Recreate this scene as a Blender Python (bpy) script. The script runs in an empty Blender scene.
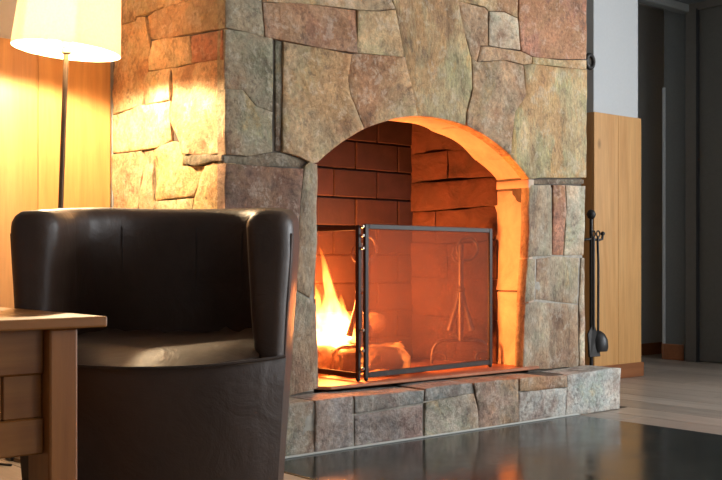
import bpy, bmesh, math, random
from mathutils import Vector, Matrix, noise
from mathutils.geometry import delaunay_2d_cdt
random.seed(7)
SC = bpy.context.scene
COL = SC.collection
R = math.radians

# ------------------------------------------------------------------ camera
cam = bpy.data.objects.new('camera', bpy.data.cameras.new('camera'))
COL.objects.link(cam)
cam.location = (0, 0, .68)
cam.rotation_euler = (R(90), 0, R(-40.253))
cam.data.sensor_width = 36
cam.data.lens = 36 * 1050 / 722
cam.data.shift_y = 22 / 722
cam.data.clip_start = .05
SC.camera = cam

# ------------------------------------------------------------------ world, daylight, exposure
W = bpy.data.worlds.new('overcast_sky'); SC.world = W; W.use_nodes = True
bg = W.node_tree.nodes['Background']
bg.inputs[0].default_value = (.62, .78, 1, 1); bg.inputs[1].default_value = .6
def area(name, loc, rot, sx, sy, power, col):
    l = bpy.data.lights.new(name, 'AREA'); l.shape = 'RECTANGLE'; l.size = sx; l.size_y = sy
    l.energy = power; l.color = col
    o = bpy.data.objects.new(name, l); COL.objects.link(o); o.location = loc; o.rotation_euler = rot
    return o
# daylight: a wide window in the right wall, a smaller one behind the camera
area('window_daylight', (6.46, .35, 1.5), (R(90), 0, R(90)), 2.5, 1.4, 190, (.90, .955, 1))
area('window_daylight', (4.6, -2.56, 1.5), (R(90), 0, 0), 1.5, 1.4, 52, (.90, .955, 1))
V = SC.view_settings
V.view_transform = 'Standard'; V.look = 'None'; V.gamma = 1; V.use_curve_mapping = False
V.exposure = 0.38
SC.cycles.use_denoising = True
SC.cycles.max_bounces = 8
SC.cycles.sample_clamp_indirect = 6
SC.cycles.caustics_reflective = False; SC.cycles.caustics_refractive = False

# ------------------------------------------------------------------ materials
def new_mat(name):
    m = bpy.data.materials.new(name); m.use_nodes = True
    nt = m.node_tree; b = nt.nodes['Principled BSDF']
    return m, nt, b
def N(nt, t, **kw):
    n = nt.nodes.new(t)
    for k, v in kw.items():
        if k in n.inputs: n.inputs[k].default_value = v
        else: setattr(n, k, v)
    return n
def L(nt, a, b): nt.links.new(a, b)
def ramp(nt, fac, stops):
    r = nt.nodes.new('ShaderNodeValToRGB')
    e = r.color_ramp.elements
    while len(e) < len(stops): e.new(.5)
    for i, (p, c) in enumerate(stops):
        e[i].position = p; e[i].color = c if len(c) == 4 else (*c, 1)
    L(nt, fac, r.inputs[0]); return r.outputs[0]
def mix(nt, fac, a, b, mode='MIX'):
    m = nt.nodes.new('ShaderNodeMix'); m.data_type = 'RGBA'; m.blend_type = mode
    for s, v in ((0, fac), (6, a), (7, b)):
        if hasattr(v, 'links'): L(nt, v, m.inputs[s])
        else: m.inputs[s].default_value = v if not isinstance(v, tuple) or len(v) == 4 else (*v, 1)
    return m.outputs[2]
def coords(nt, scale=(1, 1, 1), rnd=True):
    g = N(nt, 'ShaderNodeTexCoord'); mp = N(nt, 'ShaderNodeMapping'); mp.inputs['Scale'].default_value = scale
    if rnd:
        oi = N(nt, 'ShaderNodeObjectInfo'); ml = N(nt, 'ShaderNodeVectorMath', operation='SCALE')
        cb = N(nt, 'ShaderNodeCombineXYZ')
        for i in range(3): L(nt, oi.outputs['Random'], cb.inputs[i])
        L(nt, cb.outputs[0], ml.inputs[0]); ml.inputs['Scale'].default_value = 37
        ad = N(nt, 'ShaderNodeVectorMath', operation='ADD')
        L(nt, g.outputs['Object'], ad.inputs[0]); L(nt, ml.outputs[0], ad.inputs[1]); L(nt, ad.outputs[0], mp.inputs[0])
    else: L(nt, g.outputs['Object'], mp.inputs[0])
    return mp.outputs[0]
def noise_tex(nt, vec, scale, detail=6, rough=.6, dist=0):
    n = N(nt, 'ShaderNodeTexNoise', Scale=scale, Detail=detail, Roughness=rough, Distortion=dist)
    L(nt, vec, n.inputs['Vector']); return n.outputs[0]
def bump(nt, b, h, strength, dist=.01, prev=None):
    n = N(nt, 'ShaderNodeBump', Strength=strength, Distance=dist); L(nt, h, n.inputs['Height'])
    if prev is not None: L(nt, prev, n.inputs['Normal'])
    L(nt, n.outputs[0], b.inputs['Normal']); return n.outputs[0]

def plain(name, col, rough=.6, metal=0, spec=.5, grain=0, gs=30):
    m, nt, b = new_mat(name)
    b.inputs['Roughness'].default_value = rough; b.inputs['Metallic'].default_value = metal
    b.inputs['Specular IOR Level'].default_value = spec
    v = coords(nt, rnd=False); n = noise_tex(nt, v, gs, 4)
    c = ramp(nt, n, [(.3, tuple(x * (1 - grain) for x in col)), (.7, tuple(min(1, x * (1 + grain)) for x in col))])
    L(nt, c, b.inputs['Base Color'])
    if grain: bump(nt, b, n, .15, .003)
    return m

def stone_mat(name, stretch, tilt=0):
    m, nt, b = new_mat(name)
    v = coords(nt, stretch); iso = coords(nt)
    oi = N(nt, 'ShaderNodeObjectInfo')
    base = oi.outputs['Color']
    n1 = noise_tex(nt, v, 6.5, 10, .70, .25); n2 = noise_tex(nt, v, 3.2, 10, .68, .5)
    n3 = noise_tex(nt, iso, 15, 10, .74, .15); n4 = noise_tex(nt, v, 60, 5, .7); n5 = noise_tex(nt, v, 2.6, 10, .68, .5)
    hue = ramp(nt, n5, [(.40, (.84, .64, .58)), (.46, (1.05, .95, .88)), (.52, (1, 1, 1)), (.57, (.86, .95, .90)), (.63, (1.20, 1.05, .78))])
    c = mix(nt, 1, base, hue, 'MULTIPLY')
    dk = ramp(nt, n1, [(.36, (.60, .57, .55)), (.46, (.92, .91, .89)), (.54, (1.08, 1.07, 1.05)), (.64, (1.40, 1.38, 1.32))])
    c = mix(nt, 1, c, dk, 'MULTIPLY')
    rf = ramp(nt, n2, [(.49, (0, 0, 0)), (.55, (.9, .9, .9))])
    am = N(nt, 'ShaderNodeMath', operation='MULTIPLY'); L(nt, rf, am.inputs[0]); L(nt, oi.outputs['Alpha'], am.inputs[1])
    c = mix(nt, am.outputs[0], c, mix(nt, n3, (.40, .19, .075), (.70, .42, .18)))   # iron rust
    wf = ramp(nt, n3, [(.545, (0, 0, 0)), (.59, (.40, .40, .40))])
    c = mix(nt, wf, c, mix(nt, .5, base, (.72, .63, .52)))                      # pale flakes
    pf = ramp(nt, n3, [(.39, (.65, .65, .65)), (.43, (0, 0, 0))])
    c = mix(nt, pf, c, mix(nt, .6, c, (.13, .085, .07)))                        # dark pits
    df = ramp(nt, n4, [(.36, (.76, .75, .74)), (.50, (1, 1, 1)), (.64, (1.2, 1.2, 1.19))])
    c = mix(nt, 1, c, df, 'MULTIPLY')
    L(nt, c, b.inputs['Base Color'])
    b.inputs['Roughness'].default_value = .75; b.inputs['Specular IOR Level'].default_value = .3
    p = bump(nt, b, n1, .45, .03); p = bump(nt, b, n3, .7, .012, p); bump(nt, b, n4, .6, .005, p)
    return m
M = {}
M['stone'] = stone_mat('slate_stone', (1, 1, 1))
M['streak'] = stone_mat('streaked_slate', (1.5, 1.5, .7))
M['mortar'] = plain('mortar', (.13, .11, .09), .95, 0, .1, .3, 25)
def brick_mat():
    m, nt, b = new_mat('soot_brick')
    v = coords(nt); n = noise_tex(nt, v, 14, 6, .65); oi = N(nt, 'ShaderNodeObjectInfo')
    c = ramp(nt, n, [(.3, (.020, .0075, .006)), (.7, (.040, .0145, .0115))])
    d = ramp(nt, oi.outputs['Random'], [(0, (.7, .7, .7)), (1, (1.1, 1.1, 1.1))])
    L(nt, mix(nt, 1, c, d, 'MULTIPLY'), b.inputs['Base Color'])
    b.inputs['Roughness'].default_value = .85; bump(nt, b, n, .4, .008); return m
M['brick'] = brick_mat()
def fired(name, c0, c1, rough, bs):
    m, nt, b = new_mat(name); v = coords(nt); n = noise_tex(nt, v, 7, 8, .66, .6); f = noise_tex(nt, v, 34, 5, .65)
    L(nt, ramp(nt, n, [(.32, c0), (.68, c1)]), b.inputs['Base Color']); b.inputs['Roughness'].default_value = rough
    p = bump(nt, b, n, bs, .02); bump(nt, b, f, .4, .004, p); return m
M['fired'] = fired('fire_reddened_stone', (.042, .016, .010), (.105, .037, .020), .85, .9)
M['jambstone'] = fired('pale_jamb_stone', (.46, .33, .24), (.68, .53, .40), .8, .4)
M['soot'] = plain('sooty_joint', (.035, .022, .018), .95, 0, .1, .3, 20)
def wood(name, c0, c1, axis, rough=.45, ring=9, rnd=True, tone=.12, knots=False):
    m, nt, b = new_mat(name)
    sc = [ring, ring, ring]; sc[axis] = ring * .07
    v = coords(nt, tuple(sc), rnd)
    n = noise_tex(nt, v, 1, 6, .62, 1.2); f = noise_tex(nt, v, 6, 4, .6, .3)
    c = ramp(nt, n, [(.28, c0), (.5, tuple((a + d) / 2 for a, d in zip(c0, c1))), (.74, c1)])
    ff = ramp(nt, f, [(.3, (.86, .86, .86)), (.6, (1, 1, 1))])
    c = mix(nt, 1, c, ff, 'MULTIPLY')
    if rnd:
        oi = N(nt, 'ShaderNodeObjectInfo')
        d = ramp(nt, oi.outputs['Random'], [(0, (1 - tone,) * 3), (1, (1 + tone,) * 3)])
        c = mix(nt, 1, c, d, 'MULTIPLY')
    if knots:
        kv = coords(nt, (1, 1, .55), rnd); k = N(nt, 'ShaderNodeTexVoronoi', Scale=3.2); L(nt, kv, k.inputs['Vector'])
        kf = ramp(nt, k.outputs['Distance'], [(.03, (1, 1, 1)), (.075, (0, 0, 0))])
        c = mix(nt, kf, c, tuple(x * .45 for x in c0))
    L(nt, c, b.inputs['Base Color']); b.inputs['Roughness'].default_value = rough
    bump(nt, b, f, .12, .002); return m
M['pine'] = wood('honey_pine', (.54, .265, .085), (.67, .37, .14), 2, .42, 10, True, .06, True)
M['floorwood'] = wood('ash_floorboard', (.24, .195, .155), (.40, .34, .285), 1, .34, 14, True, .16)
M['tablewood'] = wood('chestnut_wood', (.25, .082, .016), (.44, .175, .040), 0, .33, 12, True, .12)
M['tableleg'] = wood('chestnut_wood_upright', (.24, .075, .014), (.38, .14, .032), 2, .36, 12, True, .12)
M['skirt'] = wood('cherry_skirting', (.24, .085, .03), (.34, .13, .05), 0, .4, 12, False)
M['white'] = plain('white_plaster', (.53, .545, .55), .9, 0, .2, .02, 60)
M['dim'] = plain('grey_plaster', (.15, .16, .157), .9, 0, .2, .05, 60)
M['hall'] = plain('shaded_hall_plaster', (.46, .49, .50), .9, 0, .2, .05, 60)
M['pointing'] = plain('pale_lime_pointing', (.40, .365, .31), .9, 0, .2, .25, 30)
M['caulk'] = plain('pale_caulk', (.5, .5, .46), .8)
M['door'] = plain('dark_door_laminate', (.10, .096, .084), .55, 0, .4, .06, 40)
M['jamb'] = plain('dark_door_frame', (.11, .10, .085), .5, 0, .4, .05, 40)
M['slab'] = None
def slab_mat():
    m, nt, b = new_mat('polished_black_granite')
    v = coords(nt, rnd=False); n = noise_tex(nt, v, 5, 8, .7); s = noise_tex(nt, v, 90, 3, .6)
    c = ramp(nt, n, [(.3, (.012, .016, .016)), (.7, (.032, .038, .037))])
    L(nt, c, b.inputs['Base Color'])
    r = ramp(nt, n, [(.3, (.10,) * 3), (.7, (.24,) * 3)]); L(nt, r, b.inputs['Roughness'])
    b.inputs['Specular IOR Level'].default_value = .38; bump(nt, b, n, .05, .004); return m
M['slab'] = slab_mat()
def leather():
    m, nt, b = new_mat('dark_brown_leather')
    v = coords(nt, rnd=False); n = noise_tex(nt, v, 4, 4); g = N(nt, 'ShaderNodeTexVoronoi', Scale=260); L(nt, v, g.inputs['Vector'])
    c = ramp(nt, n, [(.3, (.046, .025, .016)), (.7, (.074, .042, .027))]); L(nt, c, b.inputs['Base Color'])
    b.inputs['Roughness'].default_value = .46; b.inputs['Specular IOR Level'].default_value = .5
    p = bump(nt, b, g.outputs['Distance'], .10, .001); p = bump(nt, b, noise_tex(nt, v, 9, 4, .6, 1.5), .22, .012, p); bump(nt, b, noise_tex(nt, coords(nt, (1, 1, .35), False), 26, 4, .6, .8), .10, .006, p); return m
M['leather'] = leather()
M['piping'] = plain('leather_piping', (.05, .032, .024), .35)
M['iron'] = plain('black_wrought_iron', (.030, .027, .025), .45, .6, .5, .3, 60)
M['dogiron'] = plain('burnished_iron', (.15, .105, .085), .42, .75, .5, .3, 40)
M['frame'] = plain('dark_steel_frame', (.028, .020, .016), .5, .2, .35, .15, 50)
M['copper'] = plain('copper_hearth_plate', (.42, .17, .09), .45, .35, .5, .25, 12)
M['black'] = plain('black_plastic', (.012, .012, .013), .45)
M['steel'] = plain('brushed_steel', (.45, .42, .38), .3, 1, .5, .05)
M['brass'] = plain('dark_bronze_pole', (.16, .11, .07), .35, .8)
def bark():
    m, nt, b = new_mat('burning_log')
    v = coords(nt, (1, 1, 1)); n = noise_tex(nt, v, 16, 7, .7); h = noise_tex(nt, v, 9, 5, .6, 1)
    c = ramp(nt, n, [(.3, (.06, .035, .02)), (.6, (.30, .18, .10)), (.75, (.5, .4, .3))]); L(nt, c, b.inputs['Base Color'])
    e = ramp(nt, h, [(.52, (0, 0, 0)), (.66, (1, .22, .03)), (.8, (1, .6, .2))])
    L(nt, e, b.inputs['Emission Color']); b.inputs['Emission Strength'].default_value = 2.2
    b.inputs['Roughness'].default_value = .9; bump(nt, b, n, .8, .012); return m
M['log'] = bark()
def ember():
    m, nt, b = new_mat('glowing_ember')
    v = coords(nt); h = noise_tex(nt, v, 24, 5, .6)
    b.inputs['Base Color'].default_value = (.04, .03, .025, 1); b.inputs['Roughness'].default_value = .95
    e = ramp(nt, h, [(.42, (0, 0, 0)), (.58, (1, .25, .03)), (.75, (1, .7, .25))]); L(nt, e, b.inputs['Emission Color'])
    b.inputs['Emission Strength'].default_value = 5; return m
M['ember'] = ember()
def flame():
    m = bpy.data.materials.new('flame_gas'); m.use_nodes = True; nt = m.node_tree; nt.nodes.clear()
    o = N(nt, 'ShaderNodeOutputMaterial'); e = N(nt, 'ShaderNodeEmission')
    g = N(nt, 'ShaderNodeTexCoord'); mp = N(nt, 'ShaderNodeMapping'); mp.inputs['Scale'].default_value = (1, 1, .45)
    L(nt, g.outputs['Object'], mp.inputs[0]); n = noise_tex(nt, mp.outputs[0], 15, 3, .55, .6)
    s = ramp(nt, n, [(.34, (.06,) * 3), (.62, (1,) * 3)])
    sx = N(nt, 'ShaderNodeSeparateXYZ'); L(nt, g.outputs['Generated'], sx.inputs[0])
    c = ramp(nt, sx.outputs[2], [(0, (1, .42, .09)), (.45, (1, .40, .085)), (1, (1, .24, .02))])
    fall = ramp(nt, sx.outputs[2], [(0, (.8,) * 3), (.35, (1,) * 3), (1, (.35,) * 3)])
    a = N(nt, 'ShaderNodeMath', operation='MULTIPLY'); L(nt, s, a.inputs[0]); L(nt, fall, a.inputs[1])
    k = N(nt, 'ShaderNodeMath', operation='MULTIPLY'); L(nt, a.outputs[0], k.inputs[0]); k.inputs[1].default_value = 420
    L(nt, c, e.inputs[0]); L(nt, k.outputs[0], e.inputs[1]); L(nt, e.outputs[0], o.inputs['Volume'])
    return m
M['flame'] = flame()
def gauze():
    m = bpy.data.materials.new('fine_wire_mesh'); m.use_nodes = True; nt = m.node_tree; nt.nodes.clear()
    o = N(nt, 'ShaderNodeOutputMaterial'); t = N(nt, 'ShaderNodeBsdfTransparent')
    d = N(nt, 'ShaderNodeBsdfDiffuse'); d.inputs[0].default_value = (.16, .10, .08, 1)
    tr = N(nt, 'ShaderNodeBsdfTranslucent'); tr.inputs[0].default_value = (.13, .065, .045, 1)
    a = N(nt, 'ShaderNodeMixShader', Fac=.45); b = N(nt, 'ShaderNodeMixShader', Fac=.42)
    L(nt, d.outputs[0], a.inputs[1]); L(nt, tr.outputs[0], a.inputs[2])
    L(nt, t.outputs[0], b.inputs[1]); L(nt, a.outputs[0], b.inputs[2]); L(nt, b.outputs[0], o.inputs[0]); return m
M['gauze'] = gauze()
def shade():
    m = bpy.data.materials.new('cream_lampshade_cloth'); m.use_nodes = True; nt = m.node_tree; nt.nodes.clear()
    o = N(nt, 'ShaderNodeOutputMaterial'); d = N(nt, 'ShaderNodeBsdfDiffuse'); tr = N(nt, 'ShaderNodeBsdfTranslucent')
    v = coords(nt, (1, 1, 1), False); n = noise_tex(nt, v, 120, 3); c = ramp(nt, n, [(.3, (.72, .60, .50)), (.7, (.80, .69, .59))])
    L(nt, c, d.inputs[0]); L(nt, c, tr.inputs[0])
    b = N(nt, 'ShaderNodeMixShader', Fac=.52); L(nt, d.outputs[0], b.inputs[1]); L(nt, tr.outputs[0], b.inputs[2]); L(nt, b.outputs[0], o.inputs[0]); return m
M['shade'] = shade()
def emit(name, col, s):
    m = bpy.data.materials.new(name); m.use_nodes = True; nt = m.node_tree; b = nt.nodes['Principled BSDF']
    b.inputs['Base Color'].default_value = (*col, 1); b.inputs['Emission Color'].default_value = (*col, 1); b.inputs['Emission Strength'].default_value = s; return m
def bulb():
    m = bpy.data.materials.new('lit_bulb'); m.use_nodes = True; nt = m.node_tree; nt.nodes.clear()
    o = N(nt, 'ShaderNodeOutputMaterial'); t = N(nt, 'ShaderNodeBsdfTransparent'); e = N(nt, 'ShaderNodeEmission'); e.inputs[0].default_value = (1, .74, .42, 1); e.inputs[1].default_value = 30
    b = N(nt, 'ShaderNodeMixShader', Fac=.25); L(nt, t.outputs[0], b.inputs[1]); L(nt, e.outputs[0], b.inputs[2]); L(nt, b.outputs[0], o.inputs[0]); return m
M['bulb'] = bulb()
def pane():
    m = bpy.data.materials.new('window_glass'); m.use_nodes = True; nt = m.node_tree; nt.nodes.clear()
    o = N(nt, 'ShaderNodeOutputMaterial'); t = N(nt, 'ShaderNodeBsdfTransparent'); g = N(nt, 'ShaderNodeBsdfGlossy', Roughness=.02)
    b = N(nt, 'ShaderNodeMixShader', Fac=.06); L(nt, t.outputs[0], b.inputs[1]); L(nt, g.outputs[0], b.inputs[2]); L(nt, b.outputs[0], o.inputs[0]); return m
M['pane'] = pane()

# ------------------------------------------------------------------ mesh helpers
class MB:
    def __init__(self): self.v = []; self.f = []
    def add(self, v, f):
        o = len(self.v); self.v += [tuple(p) for p in v]; self.f += [tuple(i + o for i in q) for q in f]; return self
    def box(self, x0, x1, y0, y1, z0, z1):
        v = [(x, y, z) for z in (z0, z1) for y in (y0, y1) for x in (x0, x1)]
        return self.add(v, [(0, 2, 3, 1), (4, 5, 7, 6), (0, 1, 5, 4), (2, 6, 7, 3), (0, 4, 6, 2), (1, 3, 7, 5)])
    def tube(self, pts, r, seg=8, cap=True):
        pts = [Vector(p) for p in pts]; n = len(pts); rs = r if isinstance(r, (list, tuple)) else [r] * n
        t0 = (pts[1] - pts[0]).normalized(); up = Vector((0, 0, 1)) if abs(t0.z) < .9 else Vector((1, 0, 0))
        u = t0.cross(up).normalized(); V_ = []; F_ = []
        for i, p in enumerate(pts):
            t = (pts[min(i + 1, n - 1)] - pts[max(i - 1, 0)])
            t = t.normalized() if t.length > 1e-9 else t0
            u = (u - t * u.dot(t)); u = u.normalized() if u.length > 1e-6 else t.orthogonal().normalized(); w = t.cross(u)
            for k in range(seg):
                a = 2 * math.pi * k / seg; V_.append(p + (u * math.cos(a) + w * math.sin(a)) * rs[i])
        for i in range(n - 1):
            for k in range(seg):
                k2 = (k + 1) % seg; F_.append((i * seg + k, i * seg + k2, (i + 1) * seg + k2, (i + 1) * seg + k))
        if cap: F_ += [tuple(range(seg))[::-1], tuple(range((n - 1) * seg, n * seg))]
        return self.add(V_, F_)
    def lathe(self, prof, o=(0, 0, 0), seg=24, cap=True):
        V_ = []; F_ = []; m = len(prof)
        for r, z in prof:
            for k in range(seg):
                a = 2 * math.pi * k / seg; V_.append((o[0] + r * math.cos(a), o[1] + r * math.sin(a), o[2] + z))
        for i in range(m - 1):
            for k in range(seg):
                k2 = (k + 1) % seg; F_.append((i * seg + k, i * seg + k2, (i + 1) * seg + k2, (i + 1) * seg + k))
        if cap: F_ += [tuple(range(seg))[::-1], tuple(range((m - 1) * seg, m * seg))]
        return self.add(V_, F_)
    def prism(self, poly, y0, y1, axis='y'):
        n = len(poly)
        if axis == 'y': v = [(x, y0, z) for x, z in poly] + [(x, y1, z) for x, z in poly]
        elif axis == 'z': v = [(x, y, y0) for x, y in poly] + [(x, y, y1) for x, y in poly]
        else: v = [(y0, y, z) for y, z in poly] + [(y1, y, z) for y, z in poly]
        return self.add(v, [tuple(range(n)), tuple(range(n, 2 * n))[::-1]] + [(i, i + n, (i + 1) % n + n, (i + 1) % n) for i in range(n)])
    def mesh(self, name, bevel=0, segs=2, smooth=False):
        me = bpy.data.meshes.new(name); me.from_pydata(self.v, [], self.f)
        bm = bmesh.new(); bm.from_mesh(me); bmesh.ops.recalc_face_normals(bm, faces=bm.faces)
        if bevel:
            es = [e for e in bm.edges if len(e.link_faces) == 2 and e.calc_face_angle(0) > .6]
            bmesh.ops.bevel(bm, geom=es, offset=bevel, segments=segs, profile=.5, affect='EDGES', clamp_overlap=True)
        for f in bm.faces: f.smooth = bool(smooth)
        if smooth and smooth is not True:
            for e in bm.edges:
                if len(e.link_faces) == 2 and e.calc_face_angle(0) > smooth: e.smooth = False
        bm.to_mesh(me); bm.free(); return me
    def build(self, name, mat, parent=None, bevel=0, segs=2, smooth=False):
        me = self.mesh(name, bevel, segs, smooth); me.materials.append(M[mat] if isinstance(mat, str) else mat)
        o = bpy.data.objects.new(name, me); COL.objects.link(o); o.parent = parent; return o
def tag(o, label=None, cat=None, group=None, kind=None):
    if label: o['label'] = label
    if cat: o['category'] = cat
    if group: o['group'] = group
    if kind: o['kind'] = kind
    return o
def thing(name, label, cat, loc=(0, 0, 0), rz=0, group=None):
    o = bpy.data.objects.new(name, None); COL.objects.link(o); o.location = loc; o.rotation_euler = (0, 0, rz)
    o.empty_display_size = .1
    return tag(o, label, cat, group)
def struct(o): o['kind'] = 'structure'; return o
def link_mesh(name, me, parent, loc=(0, 0, 0), rz=0):
    o = bpy.data.objects.new(name, me); COL.objects.link(o); o.parent = parent; o.location = loc; o.rotation_euler = (0, 0, rz); return o

# stone outlines in metres: (X, Z) on the front, (Y, Z) on the left flank, (X, Z) on the hearth base
FRONT_STONES = [
 ('g', [(1.997, 1.681), (2.153, 1.694), (2.153, 1.608), (2.166, 1.485), (2.084, 1.492), (1.997, 1.493)]),
 ('p', [(2.153, 1.608), (2.359, 1.634), (2.596, 1.649), (2.596, 1.483), (2.416, 1.479), (2.166, 1.485)]),
 ('t', [(2.153, 1.694), (2.787, 1.813), (2.777, 1.716), (2.798, 1.684), (2.703, 1.661), (2.596, 1.649), (2.359, 1.634), (2.153, 1.608)]),
 ('o', [(2.596, 1.649), (2.703, 1.661), (2.798, 1.684), (2.809, 1.642), (2.841, 1.499), (2.714, 1.491), (2.596, 1.483)]),
 ('r', [(2.571, 1.476), (2.596, 1.483), (2.714, 1.491), (2.841, 1.499), (2.858, 1.449), (2.901, 1.341), (2.912, 1.274), (2.912, 1.267), (2.873, 1.263), (2.834, 1.256), (2.794, 1.248), (2.755, 1.237), (2.715, 1.225), (2.676, 1.211), (2.636, 1.195), (2.566, 1.319), (2.551, 1.382)]),
 ('t2', [(2.250, 1.482), (2.416, 1.479), (2.571, 1.476), (2.551, 1.382), (2.566, 1.319), (2.636, 1.195), (2.598, 1.177), (2.560, 1.157), (2.521, 1.135), (2.483, 1.110), (2.444, 1.082), (2.406, 1.051), (2.380, 1.045), (2.322, 1.066), (2.245, 1.079)]),
 ('d', [(2.219, 1.485), (2.250, 1.482), (2.245, 1.079), (2.219, 1.081)]),
 ('g', [(1.997, 1.493), (2.084, 1.492), (2.166, 1.485), (2.201, 1.487), (2.201, 1.220), (2.127, 1.235), (2.072, 1.286), (1.997, 1.281)]),
 ('g', [(1.997, 1.281), (2.072, 1.286), (2.127, 1.235), (2.201, 1.220), (2.201, 1.076), (2.101, 1.055), (1.997, 1.052)]),
 ('d', [(1.997, 1.052), (2.101, 1.055), (2.201, 1.076), (2.245, 1.079), (2.322, 1.066), (2.364, 1.054), (2.336, 1.030), (2.144, 1.022), (1.997, 1.024)]),
 ('p2', [(1.997, 1.024), (2.144, 1.022), (2.336, 1.023), (2.322, 0.864), (2.304, 0.695), (1.997, 0.583)]),
 ('e', [(2.345, 1.034), (2.369, 1.054), (2.406, 1.045), (2.408, 0.760), (2.395, 0.620), (2.370, 0.545), (2.295, 0.585), (2.304, 0.695), (2.322, 0.864)]),
 ('e', [(2.290, 0.578), (2.372, 0.540), (2.400, 0.520), (2.410, 0.210), (2.268, 0.192)]),
 ('e', [(1.997, 0.579), (2.304, 0.691), (2.295, 0.585), (2.268, 0.192), (2.136, 0.182), (1.997, 0.180)]),
 ('v', [(2.787, 1.813), (3.142, 1.867), (3.148, 1.772), (3.184, 1.656), (3.232, 1.544), (3.238, 1.418), (3.202, 1.312), (3.196, 1.252), (3.160, 1.259), (3.125, 1.264), (3.090, 1.268), (3.054, 1.271), (3.019, 1.272), (2.983, 1.272), (2.948, 1.270), (2.912, 1.267), (2.901, 1.341), (2.858, 1.449), (2.841, 1.499), (2.809, 1.642), (2.798, 1.684), (2.777, 1.716)]),
 ('b', [(3.148, 1.772), (3.312, 1.773), (3.337, 1.759), (3.331, 1.608), (3.287, 1.602), (3.269, 1.532), (3.232, 1.544), (3.184, 1.656)]),
 ('w', [(3.337, 1.759), (3.439, 1.771), (3.524, 1.757), (3.544, 1.614), (3.331, 1.608)]),
 ('o', [(3.142, 1.867), (3.531, 1.944), (3.524, 1.757), (3.439, 1.771), (3.337, 1.759), (3.312, 1.773), (3.148, 1.772)]),
 ('m', [(3.538, 1.945), (4.012, 2.038), (4.012, 1.637), (3.814, 1.612), (3.639, 1.599), (3.551, 1.615), (3.531, 1.767)]),
 ('b', [(3.287, 1.602), (3.331, 1.608), (3.544, 1.614), (3.625, 1.598), (3.618, 1.566), (3.564, 1.555), (3.439, 1.561), (3.269, 1.532)]),
 ('o', [(3.625, 1.598), (3.814, 1.608), (4.012, 1.632), (4.012, 1.585), (3.814, 1.576), (3.618, 1.566)]),
 ('b', [(3.232, 1.544), (3.269, 1.532), (3.439, 1.561), (3.564, 1.555), (3.578, 1.423), (3.505, 1.340), (3.472, 1.145), (3.432, 1.167), (3.393, 1.186), (3.353, 1.204), (3.314, 1.219), (3.275, 1.232), (3.235, 1.243), (3.196, 1.252), (3.202, 1.312), (3.238, 1.418)]),
 ('v', [(3.564, 1.555), (3.618, 1.566), (3.814, 1.576), (4.012, 1.585), (4.005, 1.076), (3.673, 1.059), (3.605, 1.050), (3.561, 1.086), (3.516, 1.117), (3.472, 1.145), (3.505, 1.340), (3.578, 1.423)]),
 ('d', [(3.610, 1.045), (3.673, 1.054), (4.005, 1.071), (4.005, 1.047), (3.612, 1.029)]),
 ('e', [(3.605, 1.024), (3.757, 1.031), (3.757, 0.707), (3.659, 0.702), (3.591, 0.698)]),
 ('m', [(3.764, 1.031), (3.850, 1.035), (3.857, 0.911), (3.835, 0.712), (3.764, 0.712)]),
 ('w', [(3.857, 1.036), (4.005, 1.043), (3.997, 0.708), (3.843, 0.708), (3.864, 0.911)]),
 ('e', [(3.652, 0.698), (3.764, 0.707), (3.960, 0.703), (3.945, 0.484), (3.646, 0.509)]),
 ('e', [(3.591, 0.693), (3.646, 0.698), (3.639, 0.510), (3.571, 0.498)]),
 ('w', [(3.967, 0.703), (3.997, 0.704), (3.997, 0.191), (3.960, 0.193), (3.952, 0.479)]),
 ('e', [(3.571, 0.493), (3.646, 0.505), (3.945, 0.479), (3.952, 0.189), (3.558, 0.197)]),
]
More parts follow.
